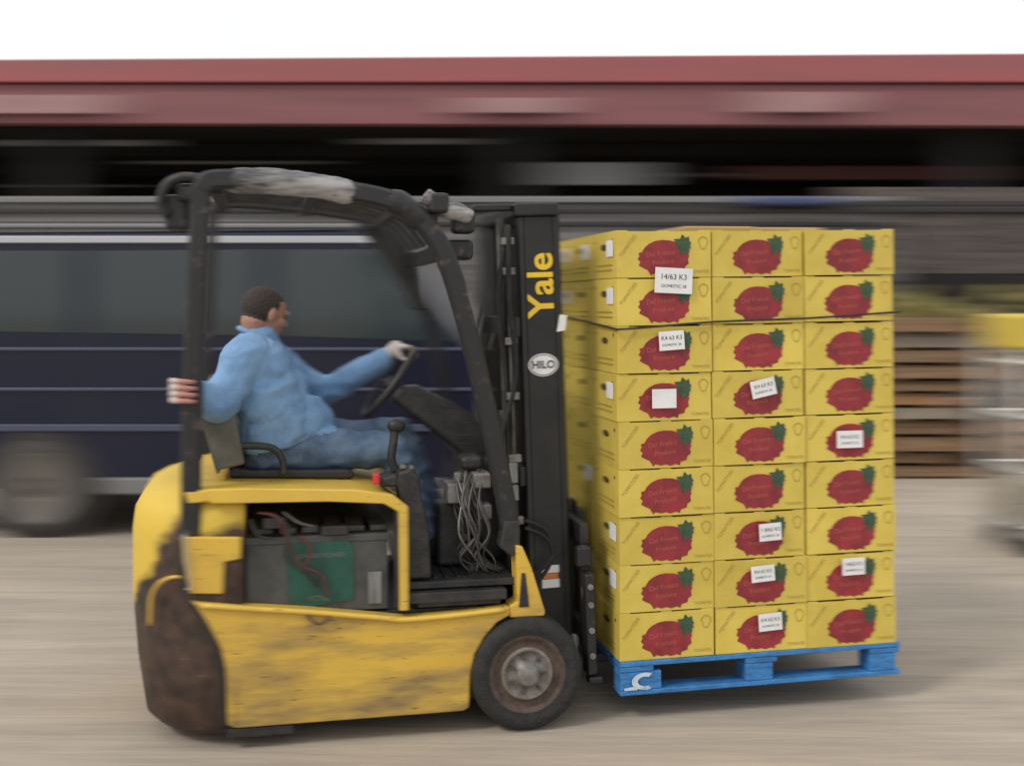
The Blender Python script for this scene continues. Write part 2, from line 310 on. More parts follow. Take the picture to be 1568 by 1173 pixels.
mx=n.new('ShaderNodeMix'); mx.data_type='RGBA'; mx.inputs['A'].default_value=(.62,.43,.05,1); l.new(cr.outputs[0],mx.inputs['B']); l.new(mr.outputs[0],mx.inputs['Factor']); l.new(mx.outputs['Result'],b.inputs['Base Color'])
bp=n.new('ShaderNodeBump'); bp.inputs['Strength'].default_value=.3; bp.inputs['Distance'].default_value=.01; l.new(z2.outputs['Fac'],bp.inputs['Height']); l.new(bp.outputs[0],b.inputs['Normal'])
bm=bmesh.new(); rings=[]
for z,xr,iy,xf in [(.05,-1.34,.05,-1.02),(.09,-1.37,.02,-1.0),(.3,-1.40,.008,-1.0),(.55,-1.42,.006,-1.0),(.78,-1.42,.006,-1.0),(.86,-1.41,.01,-1.0),(.91,-1.38,.03,-1.0),(.94,-1.33,.07,-1.0),(.95,-1.27,.13,-1.0)]:
    ring=[]; y0=iy; y1=1.1-iy; R=.31
    pts=[(xf,y0)]
    for k in range(11): a=math.pi*1.5-k*math.pi/20; pts.append((xr+R+math.cos(a)*R,y0+R+math.sin(a)*R))
    for k in range(11): a=math.pi-k*math.pi/20; pts.append((xr+R+math.cos(a)*R,y1-R+math.sin(a)*R))
    pts.append((xf,y1))
    rings.append([bm.verts.new((x,y,z)) for x,y in pts])
for i in range(len(rings)-1):
    k=len(rings[0])
    for j in range(k): bm.faces.new([rings[i][j],rings[i][(j+1)%k],rings[i+1][(j+1)%k],rings[i+1][j]])
bm.faces.new(rings[0]); bm.faces.new(rings[-1]); bmesh.ops.recalc_face_normals(bm,faces=bm.faces)
mkobj('counterweight',bm,cwm,fk,smooth=True)
# --- body panels
side=[(-1.19,.556),(-1.0,.53),(-.774,.505),(-.5,.468),(-.411,.455),(-.2,.462),(-.01,.474),(-.01,.44),(-.06,.415),(-.11,.36),(-.145,.30),(-.162,.22),(-.167,.10),(-.19,.088),(-1.03,.085),(-1.06,.1),(-1.066,.3),(-1.085,.38),(-1.13,.47)]
prism('lower_side_panel',side,-.012,.05,M['yellow'],fk,.009,3)
prism('far_side_panel',side,1.05,1.11,M['yellow'],fk,.009)
tube('panel_lip',[(-1.15,-.016,.54),(-1.0,-.018,.522),(-.774,-.018,.497),(-.5,-.018,.46),(-.41,-.018,.448),(-.2,-.018,.455),(-.03,-.018,.466)],.011,M['yellow_clean'],fk,seg=8,sm=3)
tube('panel_crease',[(-1.03,-.012,.25),(-1.035,-.012,.17),(-1.03,-.012,.10)],.006,M['yellow'],fk,seg=6,sm=3)
prism('rear_quarter_panel',[(-1.235,.79),(-1.01,.78),(-1.012,.70),(-1.07,.69),(-1.075,.575),(-1.19,.582)],-.010,.04,M['yellow'],fk,.007)
tube('panel_seam',[(-1.225,-.006,.80),(-1.215,-.012,.60),(-1.17,-.012,.53),(-1.12,-.012,.44),(-1.085,-.012,.34),(-1.075,-.012,.09)],.007,M['black'],fk,sm=5)
box('chassis_core',(-1.05,.06,.11),(-.12,1.04,.47),M['black'],fk,.01)
box('rear_bulkhead',(-1.14,.05,.47),(-1.03,1.05,.88),M['black'],fk,.01)
box('far_bulkhead',(-1.03,1.0,.47),(-.45,1.06,.88),M['black'],fk,.01)
box('under_bumper',(-1.06,.0,.045),(-.82,.2,.082),M['black'],fk,.008)
prism('hood',[(-1.22,.955),(-1.0,.952),(-.6,.935),(-.47,.912),(-.41,.868),(-.44,.862),(-.5,.885),(-.7,.902),(-1.13,.91),(-1.2,.9)],.0,1.1,M['yellow_clean'],fk,.01,3)
prism('hood_side_frame',[(-1.14,.958),(-1.0,.958),(-.6,.94),(-.46,.917),(-.40,.868),(-.398,.48),(-.432,.48),(-.436,.85),(-.49,.883),(-.7,.898),(-1.12,.905)],-.014,.02,M['yellow_clean'],fk,.006,3)
prism('hood_frame_seal',[(-.437,.846),(-.437,.49),(-.449,.49),(-.449,.855)],-.004,.03,M['black'],fk,.002)
# battery
boxes('battery_case',[((-.995,.05,.475),(-.47,.95,.755)),((-1.0,.045,.735),(-.465,.955,.765))],M['grey'],fk,.006)
boxes('battery_cell_tops',[((-.96+i*.085,.08,.766),(-.895+i*.085,.3,.79)) for i in range(6)],M['grey'],fk,.006)
prism('battery_label',[(-.845,.74),(-.62,.74),(-.60,.71),(-.60,.52),(-.82,.49),(-.84,.56)],.043,.049,M['green'],fk,.001)
bm=bmesh.new(); R90=Matrix.Rotation(rad(90),4,'X')
text_bm(bm,'LEADER POWER',.024,Matrix.Translation((-.72,.041,.69))@R90); text_bm(bm,'ACME',.03,Matrix.Translation((-.73,.041,.53))@R90)
mkobj('battery_lettering',bm,M['steel'],fk)
box('battery_rating_plate',(-.545,.041,.50),(-.495,.047,.62),M['lgrey'],fk,.001)
boxes('battery_connector',[((-.93,.02,.80),(-.85,.08,.84)),((-.72,.03,.765),(-.62,.09,.80))],M['black'],fk)
cred=mat('cable_red',(.10,.025,.02),.5)
for i,(c_,pp) in enumerate([('red',[(-.95,.03,.86),(-.88,.01,.84),(-.83,.02,.72),(-.79,.01,.66),(-.72,.02,.62),(-.70,.02,.54)]),('black',[(-.9,.03,.86),(-.84,.0,.80),(-.85,.0,.70),(-.77,.0,.63),(-.73,.01,.58)]),('black',[(-.98,.03,.84),(-.95,.01,.78),(-.9,.02,.765)]),('cable',[(-.86,.03,.86),(-.80,.01,.82),(-.74,.03,.80)]),('red',[(-.8,.03,.77),(-.76,.015,.72),(-.78,.015,.66)])]):
    tube('battery_cable_%d'%i,pp,.006,cred if c_=='red' else M[c_],fk,seg=6,sm=5)
tube('tie_down_loop',[(-.78,-.014,.50),(-.76,-.03,.47),(-.73,-.035,.455),(-.70,-.03,.47),(-.69,-.014,.49)],.006,M['rimdk'],fk,seg=6,sm=4)
tube('rear_grab_rope',[(-1.21,-.005,.64),(-1.25,-.0,.645),(-1.30,.02,.62),(-1.33,.05,.56),(-1.335,.06,.46)],.007,M['yellow'],fk,seg=6,sm=4)
tube('release_wire',[(-1.21,-.015,.80),(-1.20,-.02,.70),(-1.19,-.02,.62),(-1.20,-.02,.6)],.004,M['silver'],fk,seg=6,sm=4)
# floor, console, cowl
boxes('floor_plate',[((-.40,.04,.545),(.02,1.05,.572)),((-.395,.0,.50),(-.02,.06,.54)),((-.36,.02,.48),(-.04,.1,.50))],M['black'],fk,.004)
boxes('floor_ribs',[((-.38+i*.045,.08,.573),(-.365+i*.045,.95,.579)) for i in range(8)],M['black2'],fk,.001)
box('front_bulkhead',(-.12,.1,.12),(-.02,1.0,.545),M['black'],fk,.01)
prism('front_cowl',[(-.03,.573),(-.10,.75),(-.03,1.0),(.03,1.0),(.05,.573)],.36,.98,M['black'],fk,.02,3)
prism('steering_column',[(-.42,1.235),(-.39,1.285),(-.30,1.29),(-.06,1.16),(.05,1.0),(.03,.9),(-.04,.9),(-.16,1.03)],.43,.57,M['black'],fk,.025,3)
prism('control_console',[(-.435,.95),(-.43,.99),(-.38,1.005),(-.345,.97),(-.335,.88),(-.31,.78),(-.30,.575),(-.40,.575),(-.41,.85)],.06,.24,M['black'],fk,.016,3)
prism('console_arm',[(-.50,.93),(-.49,.965),(-.43,.98),(-.40,.93)],.08,.22,M['black'],fk,.012)
tube('joystick_stem',[(-.43,.16,.98),(-.445,.16,1.03),(-.437,.16,1.09),(-.432,.16,1.14)],.017,M['black'],fk,sm=6)
bm=bmesh.new(); bmesh.ops.create_uvsphere(bm,u_segments=16,v_segments=12,radius=1,matrix=Matrix.Translation((-.425,.16,1.155))@Matrix.Diagonal((.036,.026,.028,1))); mkobj('joystick_knob',bm,M['black2'],fk,smooth=True)
box('red_button',(-.525,.06,.945),(-.50,.09,.985),M['red'],fk,.006)
boxes('switches',[((-.42,.07,1.0),(-.40,.1,1.015)),((-.385,.07,.997),(-.37,.1,1.01))],M['steel'],fk,.002)
box('brake_pedal',(-.13,.42,.62),(-.10,.52,.70),M['rubber'],fk,.006); box('accelerator_pedal',(-.13,.6,.6),(-.10,.68,.70),M['rubber'],fk,.006)
# steering wheel
c=Vector((-.42,.5,1.30)); t=Vector((.60,0,.80)); yv=Vector((0,1,0)); nn=Vector((-.8,0,.6))
ring=[c+.17*(math.cos(a)*t+math.sin(a)*yv) for a in [2*math.pi*k/40 for k in range(40)]]
tube('steering_wheel_rim',ring,.0135,M['black'],fk,closed=True,seg=8)
bm=bmesh.new()
for a in (rad(90),rad(210),rad(330)): tube_bm(bm,[c-.02*nn,c+.165*(math.cos(a)*t+math.sin(a)*yv)],.011,8)
tube_bm(bm,[c-.06*nn,c+.012*nn],.032,14); mkobj('steering_wheel_spokes',bm,M['black'],fk,smooth=True)
# seat
prism('seat_cushion',[(-1.06,.956),(-1.06,1.0),(-.98,.985),(-.6,.975),(-.575,.955),(-.59,.937),(-.7,.94)],.27,.73,M['seat'],fk,.02,3)
box('seat_base',(-1.05,.3,.935),(-.62,.7,.956),M['black'],fk,.006)
prism('seat_backrest',[(-1.03,.97),(-1.08,1.0),(-1.165,1.31),(-1.14,1.34),(-1.10,1.33),(-1.05,1.1)],.29,.71,M['seat'],fk,.022,3)
prism('seat_back_shell',[(-1.0,1.02),(-1.095,1.0),(-1.19,1.29),(-1.17,1.32),(-1.05,1.30)],.17,.20,M['seatback'],fk,.01)
prism('seat_back_shell_rear',[(-1.09,.99),(-1.175,1.30),(-1.192,1.30),(-1.105,.98)],.20,.73,M['seatback'],fk,.004)
tube('armrest',[(-1.10,.22,1.08),(-1.0,.22,1.085),(-.9,.22,1.075),(-.86,.22,1.03),(-.855,.22,.97)],.014,M['black'],fk,sm=6)
# overhead guard
near=[(-1.19,.035,.79),(-1.186,.035,1.2),(-1.172,.035,1.6),(-1.155,.035,1.99),(-1.148,.035,2.05),(-1.11,.035,2.082),(-.95,.035,2.082),(-.7,.035,2.06),(-.48,.035,2.025),(-.36,.035,1.96),(-.285,.035,1.87),(-.23,.035,1.75),(-.175,.035,1.56),(-.11,.035,1.30),(-.055,.035,1.05),(-.015,.035,.85),(.0,.035,.74)]
tube('overhead_guard_near_frame',near,0,M['scuffed'],fk,sq=(.034,.036),sm=5)
tube('overhead_guard_far_frame',[(x,1.065,z) for x,y,z in near],0,M['scuffed'],fk,sq=(.026,.024),sm=5)
bm=bmesh.new()
for y in (.2,.36,.52,.68,.84):
    tube_bm(bm,spline([(x,y,z-.005) for x,_,z in near[5:11]],4),.013,8)
for x,z in [(-1.10,2.055),(-.75,2.045),(-.43,1.99)]: bbox(bm,(x-.02,.07,z-.02),(x+.02,1.03,z+.012))
bbox(bm,(-.27,.07,1.80),(-.23,1.03,1.86)); mkobj('overhead_guard_bars',bm,M['black'],fk,smooth=False)
box('guard_front_gusset_a',(-.33,.04,1.86),(-.28,.07,1.98),M['black'],fk,.01)
prism('guard_far_gusset',[(-.52,2.0),(-.38,1.98),(-.22,1.72),(-.17,1.60),(-.25,1.60),(-.33,1.75)],1.0,1.03,M['black'],fk,.008)
prism('leg_foot_bracket',[(-.03,.80),(.03,.80),(.03,.70),(.0,.66),(-.05,.70)],-.005,.075,M['black'],fk,.008)
prism('front_fender_post',[(.012,.71),(.04,.70),(.075,.62),(.13,.445),(.125,.43),(-.01,.43),(-.01,.475),(.02,.49)],-.01,.09,M['yellow'],fk,.007)
prism('fender_post_slot',[(.035,.60),(.05,.60),(.065,.47),(.025,.47)],-.014,-.009,M['black'],fk,.002)
tube('rear_lamp_bracket',[(-1.15,.03,2.085),(-1.22,.03,2.09),(-1.275,.04,2.06),(-1.295,.05,2.0),(-1.27,.06,1.95)],.018,M['scuffed'],fk,sm=4)
boxes('rear_work_lamp',[((-1.285,.06,1.90),(-1.20,.18,2.03)),((-1.24,.04,2.0),(-1.17,.10,2.07))],M['scuffed'],fk,.018)
boxes('front_work_lamps',[((-.32,.0,1.97),(-.24,.08,2.05)),((-.22,.06,1.90),(-.13,.14,1.99)),((-.24,.10,1.80),(-.13,.2,1.88))],M['scuffed'],fk,.018)
# plastic film wound round the guard rail
def wound(name,pts,r,amp,m):
    P=spline(pts,14); k_=len(P); R_=[r*(.8+.2*min(1,i/6,(k_-1-i)/6)) for i in range(k_)]; bm=bmesh.new(); tube_bm(bm,P,R_,24)
    bmesh.ops.recalc_face_normals(bm,faces=bm.faces)
    for v in bm.verts:
        p=v.co; k=amp*(noise.noise(Vector((p.x*9,p.y*16,p.z*16)))+.35*noise.noise(p*34)); dv=Vector((0,p.y-.035,p.z-2.07))
        if dv.length>1e-4: v.co=p+dv.normalized()*k
    mkobj(name,bm,m,fk,smooth=True)
wound('rail_film_rear',[(-1.06,.035,2.084),(-.95,.035,2.082),(-.82,.035,2.072),(-.70,.035,2.060),(-.60,.035,2.044)],.046,.010,M['wrap'])
wound('rail_film_front',[(-.47,.035,2.025),(-.40,.035,1.99),(-.34,.035,1.94)],.045,.012,M['scuffed'])
wound('lamp_film',[(-.33,.035,2.045),(-.27,.04,2.0),(-.2,.05,1.98),(-.15,.06,1.96)],.032,.014,M['wrap'])
# --- wheel
bm=bmesh.new()
prof=[(.035,-.052),(.042,-.048),(.045,-.03),(.085,-.022),(.092,-.035),(.1,-.02),(.128,-.012),(.138,-.034),(.148,-.03),(.165,-.042),(.2,-.04),(.214,-.02),(.218,.01),(.218,.12),(.21,.15),(.1,.155)]
mis=[2,2,2,1,1,3,3,3,0,0,0,0,0,0,0]
for yy,flip in ((0,1),(1.1,-1)):
    lathe_bm(bm,[(r,o*flip) for r,o in prof],(.055,yy,.218),seg=64,mis=mis)
bmesh.ops.recalc_face_normals(bm,faces=bm.faces)
mkobj('drive_wheels',bm,[M['rubber'],M['rim'],M['steel'],M['rimdk']],fk,smooth=True)
bm=bmesh.new()
for k in range(7):
    a=2*math.pi*k/7; lathe_bm(bm,[(.0085,-.04),(.0085,-.02)],(.055+math.cos(a)*.068,0,.218+math.sin(a)*.068),seg=8)
mkobj('wheel_nuts',bm,M['rimdk'],fk)
box('axle',(-.0,.14,.15),(.11,.98,.29),M['black'],fk,.01)
prism('wheel_well',[(-.16,.1),(-.16,.3),(-.08,.43),(.12,.43),(.14,.42),(.16,.3),(.0,.1)],.158,.2,M['black'],fk,.004)
# --- mast (leaning back 2 deg)
mast=empty('mast_assembly',(.215,0,.05),(0,rad(-2.0),0)); mast.parent=fk
m2=M['black2']
def mb(name,lo,hi,m=m2,bv=.005): return box(name,lo,hi,m,mast,bv)
for nm,y in (('near',.19),('far',.85)):
    mb(nm+'_outer_channel_web',(-.06,y,.03),(.057,y+.018,1.93),bv=.002)
    boxes(nm+'_outer_channel_flanges',[((-.082,y-.001,.03),(-.061,y+.07,1.93)),((.058,y-.001,.03),(.079,y+.07,1.93))],m2,mast,.003)
    boxes(nm+'_inner_channel',[((-.035,y+.075,.1),(.09,y+.09,1.97)),((-.05,y+.07,.1),(-.036,y+.12,1.97)),((.091,y+.07,.1),(.105,y+.12,1.97))],m2,mast,.003)
mb('top_crossmember',(-.10,.17,1.931),(.082,.95,1.985),m2,.01)
mb('top_tie_bar',(-.26,.2,1.955),(-.101,.24,1.985),m2,.01)
mb('mid_crossmember',(-.11,.2,1.45),(-.084,.9,1.53)); mb('mid_crossmember_low',(-.11,.2,.85),(-.084,.9,.93)); mb('lower_crossmember',(-.1,.2,.25),(-.083,.9,.4))
bm=bmesh.new()
for y in (.30,.80):
    tube_bm(bm,[(-.13,y,.15),(-.13,y,1.15)],.034,14); tube_bm(bm,[(-.13,y,1.15),(-.13,y,1.93)],.02,12)
mkobj('lift_cylinders',bm,M['black'],mast,smooth=True)
bm=bmesh.new()
for y in (.24,.86): tube_bm(bm,[(-.155,y,.5),(-.155,y,1.92)],.007,8)
tube_bm(bm,[(-.125,.22,.4),(-.125,.22,1.88)],.008,8)
mkobj('lift_chains',bm,M['cable'],mast,smooth=True)
boxes('hose_clamps',[((-.15,.195,z),(-.10,.235,z+.03)) for z in (.7,.95,1.2,1.42,1.7,1.82)],M['steel'],mast,.003)
for i,(y,a) in enumerate([(.20,.02),(.22,-.02),(.25,.03)]):
    tube('hydraulic_hose_%d'%i,[(-.12,y,1.9),(-.15+a,y-.01,1.6),(-.13+a,y,1.3),(-.17-a,y,1.0),(-.15,y,.75)],.011,M['rubber'],mast,sm=6,seg=8)
boxes('mast_labels',[((-.155,.188,.80),(-.12,.1945,.86)),((-.155,.188,.87),(-.12,.1945,.95))],M['lgrey'],mast,.001)
bm=bmesh.new()
TM=Matrix.Rotation(rad(-90),4,'Y')@R90
for k_ in (-1,0,1): text_bm(bm,'Yale',.150,Matrix.Translation((.004,.1865-.0002*k_,1.655+.0016*k_))@TM,font_off=.002)
mkobj('mast_lettering',bm,M['lettering'],mast)
bm=bmesh.new(); poly(bm,[(-.0+math.cos(a)*.062,.187,1.335+math.sin(a)*.046) for a in [2*math.pi*k/36 for k in range(36)]]); mkobj('dealer_sticker',bm,M['white'],mast)
bm=bmesh.new(); text_bm(bm,'HILO',.042,Matrix.Translation((0,.1855,1.335))@R90,font_off=.001)
for k in range(36):
    a=2*math.pi*k/36;b_=2*math.pi*(k+1)/36; poly(bm,[(math.cos(q)*.062*s,.1857,1.335+math.sin(q)*.046*s) for q,s in ((a,.86),(b_,.86),(b_,.92),(a,.92))])
mkobj('dealer_sticker_print',bm,M['ink'],mast)
bm=bmesh.new(); poly(bm,[(.06,.186,1.465),(.095,.186,1.47),(.105,.186,1.53),(.075,.186,1.535)]) ; mkobj('paper_tag',bm,M['white'],mast)
boxes('warning_decal',[((-.035,.184,.44),(.035,.1865,.475)),((-.035,.184,.50),(.035,.1865,.53))],M['white'],mast,.0005)
box('warning_decal_mark',(-.03,.182,.477),(.03,.1855,.498),mat('orange_decal',(.6,.2,.04),.5),mast,.0005)
for i,(dx) in enumerate((0,.03)):
    tube('loop_hose_%d'%i,[(-.1,.17,.72-dx),(-.02,.15,.68-dx),(.0,.14,.58),(-.05,.13,.50+dx),(-.11,.15,.46+dx)],.008,M['rubber'],mast,sm=6,seg=8)
boxes('carriage',[((.11,.12,.62),(.145,1.0,.70)),((.11,.12,.22),(.145,1.0,.30)),((.112,.121,.301),(.135,.16,.619)),((.112,.96,.301),(.135,1.0,.619)),((.146,.3,.18),(.152,.42,.76)),((.146,.72,.18),(.152,.84,.76))],M['black'],mast,.003)
bm=bmesh.new()
for y in (.30,.72): bbox(bm,(.153,y,.10),(.188,y+.12,.72)); bbox(bm,(.189,y,.085),(1.2,y+.12,.12))
mkobj('forks',bm,M['black'],mast,bevel=.006)
boxes('carriage_near_bracket',[((.10,.03,.12),(.14,.11,.52)),((.08,.06,.54),(.14,.11,.62)),((.10,.02,.09),(.16,.08,.118))],M['scuffed'],mast,.01)
bm=bmesh.new()
for z in (.2,.3,.4,.47): lathe_bm(bm,[(.012,.02),(.012,.032)],(.12,0,z),seg=8)
mkobj('bracket_bolts',bm,M['steel'],mast)
tube('tilt_cylinder',[(-.12,.22,.60),(-.07,.22,.42)],.03,M['black'],fk)
for i in range(18):
    x=-.12+random.uniform(-.04,.05); y=.10+random.uniform(0,.15)
    tube('control_cable_%d'%i,[(x+random.uniform(-.04,.02),y+.1,.98-random.random()*.06),(x-.03+random.uniform(-.03,.03),y,.86),(x+random.uniform(-.04,.04),y-.03,.74),(x+random.uniform(-.05,.06),y,.64),(x+.06+random.uniform(-.05,.03),y+.03,.575)],.0045,M['cable'] if i%4 else M['steel'],fk,seg=6,sm=5)
boxes('valve_block',[((-.22,.18,.84),(-.13,.3,.92)),((-.12,.16,.90),(-.05,.3,.96)),((-.19,.2,.925),(-.16,.23,.96)),((-.10,.14,.78),(-.05,.22,.84))],M['steel'],fk,.008)
boxes('black_housing',[((-.25,.26,.575),(-.12,.4,.83)),((-.16,.22,.965),(-.07,.36,1.02))],M['black'],fk,.02)

# ================================================================== DRIVER (forklift-local coordinates)
drv=empty('forklift_driver',FL,(0,0,YAW))
def cap(bm,a,b,ra,rb,sub=2):
    a=Vector(a);b=Vector(b);L=(b-a).length; k=max(1,int(L/(min(ra,rb)*.25)))
    for i in range(k+1):
        t=i/k; bmesh.ops.create_icosphere(bm,subdivisions=sub,radius=ra+(rb-ra)*t,matrix=Matrix.Translation(a.lerp(b,t)))
def ell(bm,c,s,rot=None):
    m=Matrix.Translation(c)
    if rot: m=m@rot
    bmesh.ops.create_uvsphere(bm,u_segments=24,v_segments=16,radius=1,matrix=m@Matrix.Diagonal((*s,1)))
def fuse(name,bm,voxel,smooth,mats,classify,parent,fold=0):
    me=bpy.data.meshes.new(name); bm.to_mesh(me); bm.free(); o=bpy.data.objects.new(name,me); COL.objects.link(o)
    r=o.modifiers.new('r','REMESH'); r.mode='VOXEL'; r.voxel_size=voxel
    s=o.modifiers.new('s','SMOOTH'); s.iterations=smooth; s.factor=.5
    bpy.context.view_layer.update(); dg=bpy.context.evaluated_depsgraph_get(); nm=bpy.data.meshes.new_from_object(o.evaluated_get(dg))
    bpy.data.objects.remove(o); nm.name=name
    nm.materials.clear()
    for m in mats: nm.materials.append(m)
    if fold:
        ns=[v.normal.copy() for v in nm.vertices]
        for v,nr in zip(nm.vertices,ns):
            p=v.co; q=Vector((p.x*6+p.z*5,p.y*6,p.z*12-p.x*6))
            f=noise.noise(q); f=1-abs(f)*3.0; g=noise.noise(p*16); cl=classify(p)
            v.co=p+nr*(fold*(f*.8+.3*g)+(.008 if cl==0 else 0))
    for p in nm.polygons: p.use_smooth=True; p.material_index=classify(p.center)
    o=bpy.data.objects.new(name,nm); COL.objects.link(o); o.parent=parent; return o
shirt=mat('blue_sweatshirt',(.20,.35,.56),.9,var=(.11,.21,.38),vscale=5,vamt=.8,bump=.2,bscale=30)
jeans=mat('denim',(.12,.18,.27),.9,var=(.045,.08,.145),vscale=6,vamt=.9,bump=.2,bscale=40)
skin=mat('skin',(.36,.19,.13),.55,var=(.30,.14,.10),vscale=20)
hair=mat('dark_hair',(.035,.025,.02),.8,bump=.5,bscale=120)
glove=mat('work_glove',(.55,.50,.47),.8,var=(.40,.32,.29),vscale=30)
shoe=mat('work_boot',(.02,.02,.022),.6)
bm=bmesh.new()
cap(bm,(-.91,.42,1.06),(-.91,.58,1.06),.135,.135); cap(bm,(-.89,.42,1.14),(-.88,.58,1.14),.155,.155)
ell(bm,(-.80,.5,1.14),(.145,.17,.12))
cap(bm,(-.93,.40,1.25),(-.90,.60,1.25),.150,.150); cap(bm,(-.96,.39,1.36),(-.935,.61,1.36),.132,.132)
cap(bm,(-.985,.34,1.42),(-.955,.65,1.42),.085,.085); cap(bm,(-.965,.5,1.43),(-.95,.5,1.49),.09,.070)
# arms
cap(bm,(-1.00,.31,1.415),(-1.10,.17,1.245),.082,.064); cap(bm,(-1.10,.17,1.245),(-1.185,.125,1.30),.060,.043)
cap(bm,(-.95,.69,1.41),(-.67,.75,1.245),.078,.062); cap(bm,(-.67,.75,1.245),(-.43,.615,1.392),.060,.038)
# legs
cap(bm,(-.86,.41,1.045),(-.42,.38,1.035),.100,.070); cap(bm,(-.86,.6,1.045),(-.36,.63,1.07),.100,.070)
cap(bm,(-.42,.38,1.035),(-.27,.40,.70),.068,.05); cap(bm,(-.36,.63,1.07),(-.20,.63,.70),.068,.05)
def cls(p):
    if p.x>-.64 and not (p.z>1.17): return 1
    return 0 if p.z>1.045+.30*max(0,p.x+.92)+.006*math.sin(p.x*40) else 1
fuse('clothed_body',bm,.009,4,[shirt,jeans],cls,drv,fold=.010)
bm=bmesh.new()
for x,y,z in ((-.25,.40,.64),(-.18,.63,.64)):
    cap(bm,(x-.01,y,z+.06),(x-.01,y,z),.05,.048); cap(bm,(x,y,z-.02),(x+.15,y,z-.028),.046,.037)
fuse('boots',bm,.007,3,[shoe],lambda p:0,drv)
# head
HR=Matrix.Rotation(rad(26),4,'Z')@Matrix.Rotation(rad(20),4,'Y')
hc=Vector((-.925,.5,1.595))
def H(x,y,z): return hc+(HR@Vector((x,y,z)))
bm=bmesh.new()
ell(bm,H(-.012,0,.018),(.094,.076,.084),HR); ell(bm,H(.028,0,-.03),(.062,.058,.07),HR); ell(bm,H(.05,0,-.078),(.036,.036,.026),HR)
cap(bm,H(.086,0,.0),H(.102,0,-.022),.009,.013,1); cap(bm,H(.084,-.028,.022),H(.084,.028,.022),.012,.012,1)
cap(bm,H(.083,-.018,-.05),H(.083,.018,-.05),.009,.009,1)
for s in (-1,1): ell(bm,H(.0,.077*s,-.012),(.017,.009,.03),HR); ell(bm,H(.06,.038*s,-.022),(.022,.02,.02),HR)
cap(bm,(-.957,.5,1.48),H(-.03,0,-.05),.062,.058)
Hi=HR.inverted()
def hcl(p):
    q=Hi@(p-hc); w=.010*noise.noise(q*60)
    return 1 if (q.z>.045+.012*math.sin(q.y*90)+w or (q.x<-.012+w and q.z>-.045) or (q.x<.022+w and q.z>.012)) and q.z>-.06 and not(abs(q.y)>.078 and q.z<.02) and not(q.x>.06 and q.z<.062) else 0
fuse('head',bm,.0055,3,[skin,hair],hcl,drv)
bm=bmesh.new()
for s in (-1,1): ell(bm,H(.079,.03*s,.004),(.009,.012,.007),HR)
mkobj('eyes',bm,mat('eyes',(.08,.06,.05),.2),drv,smooth=True)
bm=bmesh.new(); tube_bm(bm,[Vector((-.957,.5,1.505))+Vector((math.cos(a)*.070,math.sin(a)*.070,.026*math.cos(a)*-1)) for a in [2*math.pi*k/24 for k in range(24)]],.011,8,closed=True); mkobj('collar',bm,shirt,drv,smooth=True)
# near hand round the rear post
bm=bmesh.new()
cap(bm,(-1.185,.125,1.30),(-1.225,.09,1.31),.036,.034)
for i in range(4):
    z=1.279+i*.0235
    cap(bm,(-1.237,.085,1.30+(i-1.5)*.012),(-1.254,.035,z),.022,.0145,1)
    L=[.9,1,1,.85][i]
    cap(bm,(-1.254,.035,z),(-1.243,-.012,z+.002),.0120,.0112,1); cap(bm,(-1.243,-.012,z+.002),(-1.205,-.020,z),.0110,.0104,1); cap(bm,(-1.205,-.020,z),(-1.205+.03*L,-.014,z-.003),.0102,.009,1)
cap(bm,(-1.222,.095,1.325),(-1.19,.09,1.355),.014,.012,1); cap(bm,(-1.19,.09,1.355),(-1.155,.083,1.352),.0115,.0095,1)
fuse('gripping_hand',bm,.0035,2,[glove,mat('pink_glove_fingers',(.42,.20,.17),.7)],lambda p:1 if p.x>-1.238 and p.y<.03 else 0,drv)
# far hand on the steering wheel
P=c+.17*(math.cos(rad(32))*t+math.sin(rad(32))*yv)
bm=bmesh.new(); w=Vector((-.43,.615,1.392)); pk=P+Vector((-.045,0,.03))
cap(bm,w,pk,.032,.030,2)
for i in range(4):
    o_=Vector((0,(i-1.5)*.021,0)); k=P+o_+Vector((-.012,0,.034))
    cap(bm,pk+o_*.6,k,.018,.012,1); q1=P+o_+Vector((.022,0,.026)); q2=P+o_+Vector((.034,0,-.002)); q3=P+o_+Vector((.018,0,-.022))
    cap(bm,k,q1,.0105,.0098,1); cap(bm,q1,q2,.0096,.009,1); cap(bm,q2,q3,.009,.008,1)
cap(bm,pk+Vector((0,-.025,-.01)),P+Vector((-.03,-.04,-.012)),.013,.011,1); cap(bm,P+Vector((-.03,-.04,-.012)),P+Vector((-.008,-.042,-.024)),.011,.0095,1)
fuse('steering_hand',bm,.0035,2,[glove,skin],lambda p:0 if p.x<P.x+.005 else 1,drv)

# ================================================================== LOAD : pallet + produce boxes
def local2world(p): return Matrix.Translation(FL)@Matrix.Rotation(YAW,4,'Z')@Vector(p)
LO=local2world((.43,-.01,.10)); TILT=rad(-.45)
plt=empty('blue_pallet',LO,(0,TILT,YAW))
blue=mat('blue_paint_wood',(.045,.22,.52),.7,var=(.02,.10,.26),vscale=9,vamt=.8,vmap=(1,1,6),bump=.3,bscale=50)
bm=bmesh.new(); PW=1.20; PD=1.05
for k in range(7): y=k*(PD-.1)/6; bbox(bm,(0,y,.112),(PW,y+.1,.132))
for x in (0,.52,PW-.14): bbox(bm,(x+.002,.002,.09),(x+.138,PD-.002,.1115))
for x in (0,.52,PW-.14):
    for y in (0,.46,PD-.1): bbox(bm,(x+(.002 if x==0 else .004),y+.004,.019),(x+(.17 if x==0 else .12),y+.1,.0895))
for y in (0,.46,PD-.1): bbox(bm,(.0,y,0),(PW,y+.1,.0185))
mkobj('timber',bm,blue,plt,bevel=.004)
bm=bmesh.new()
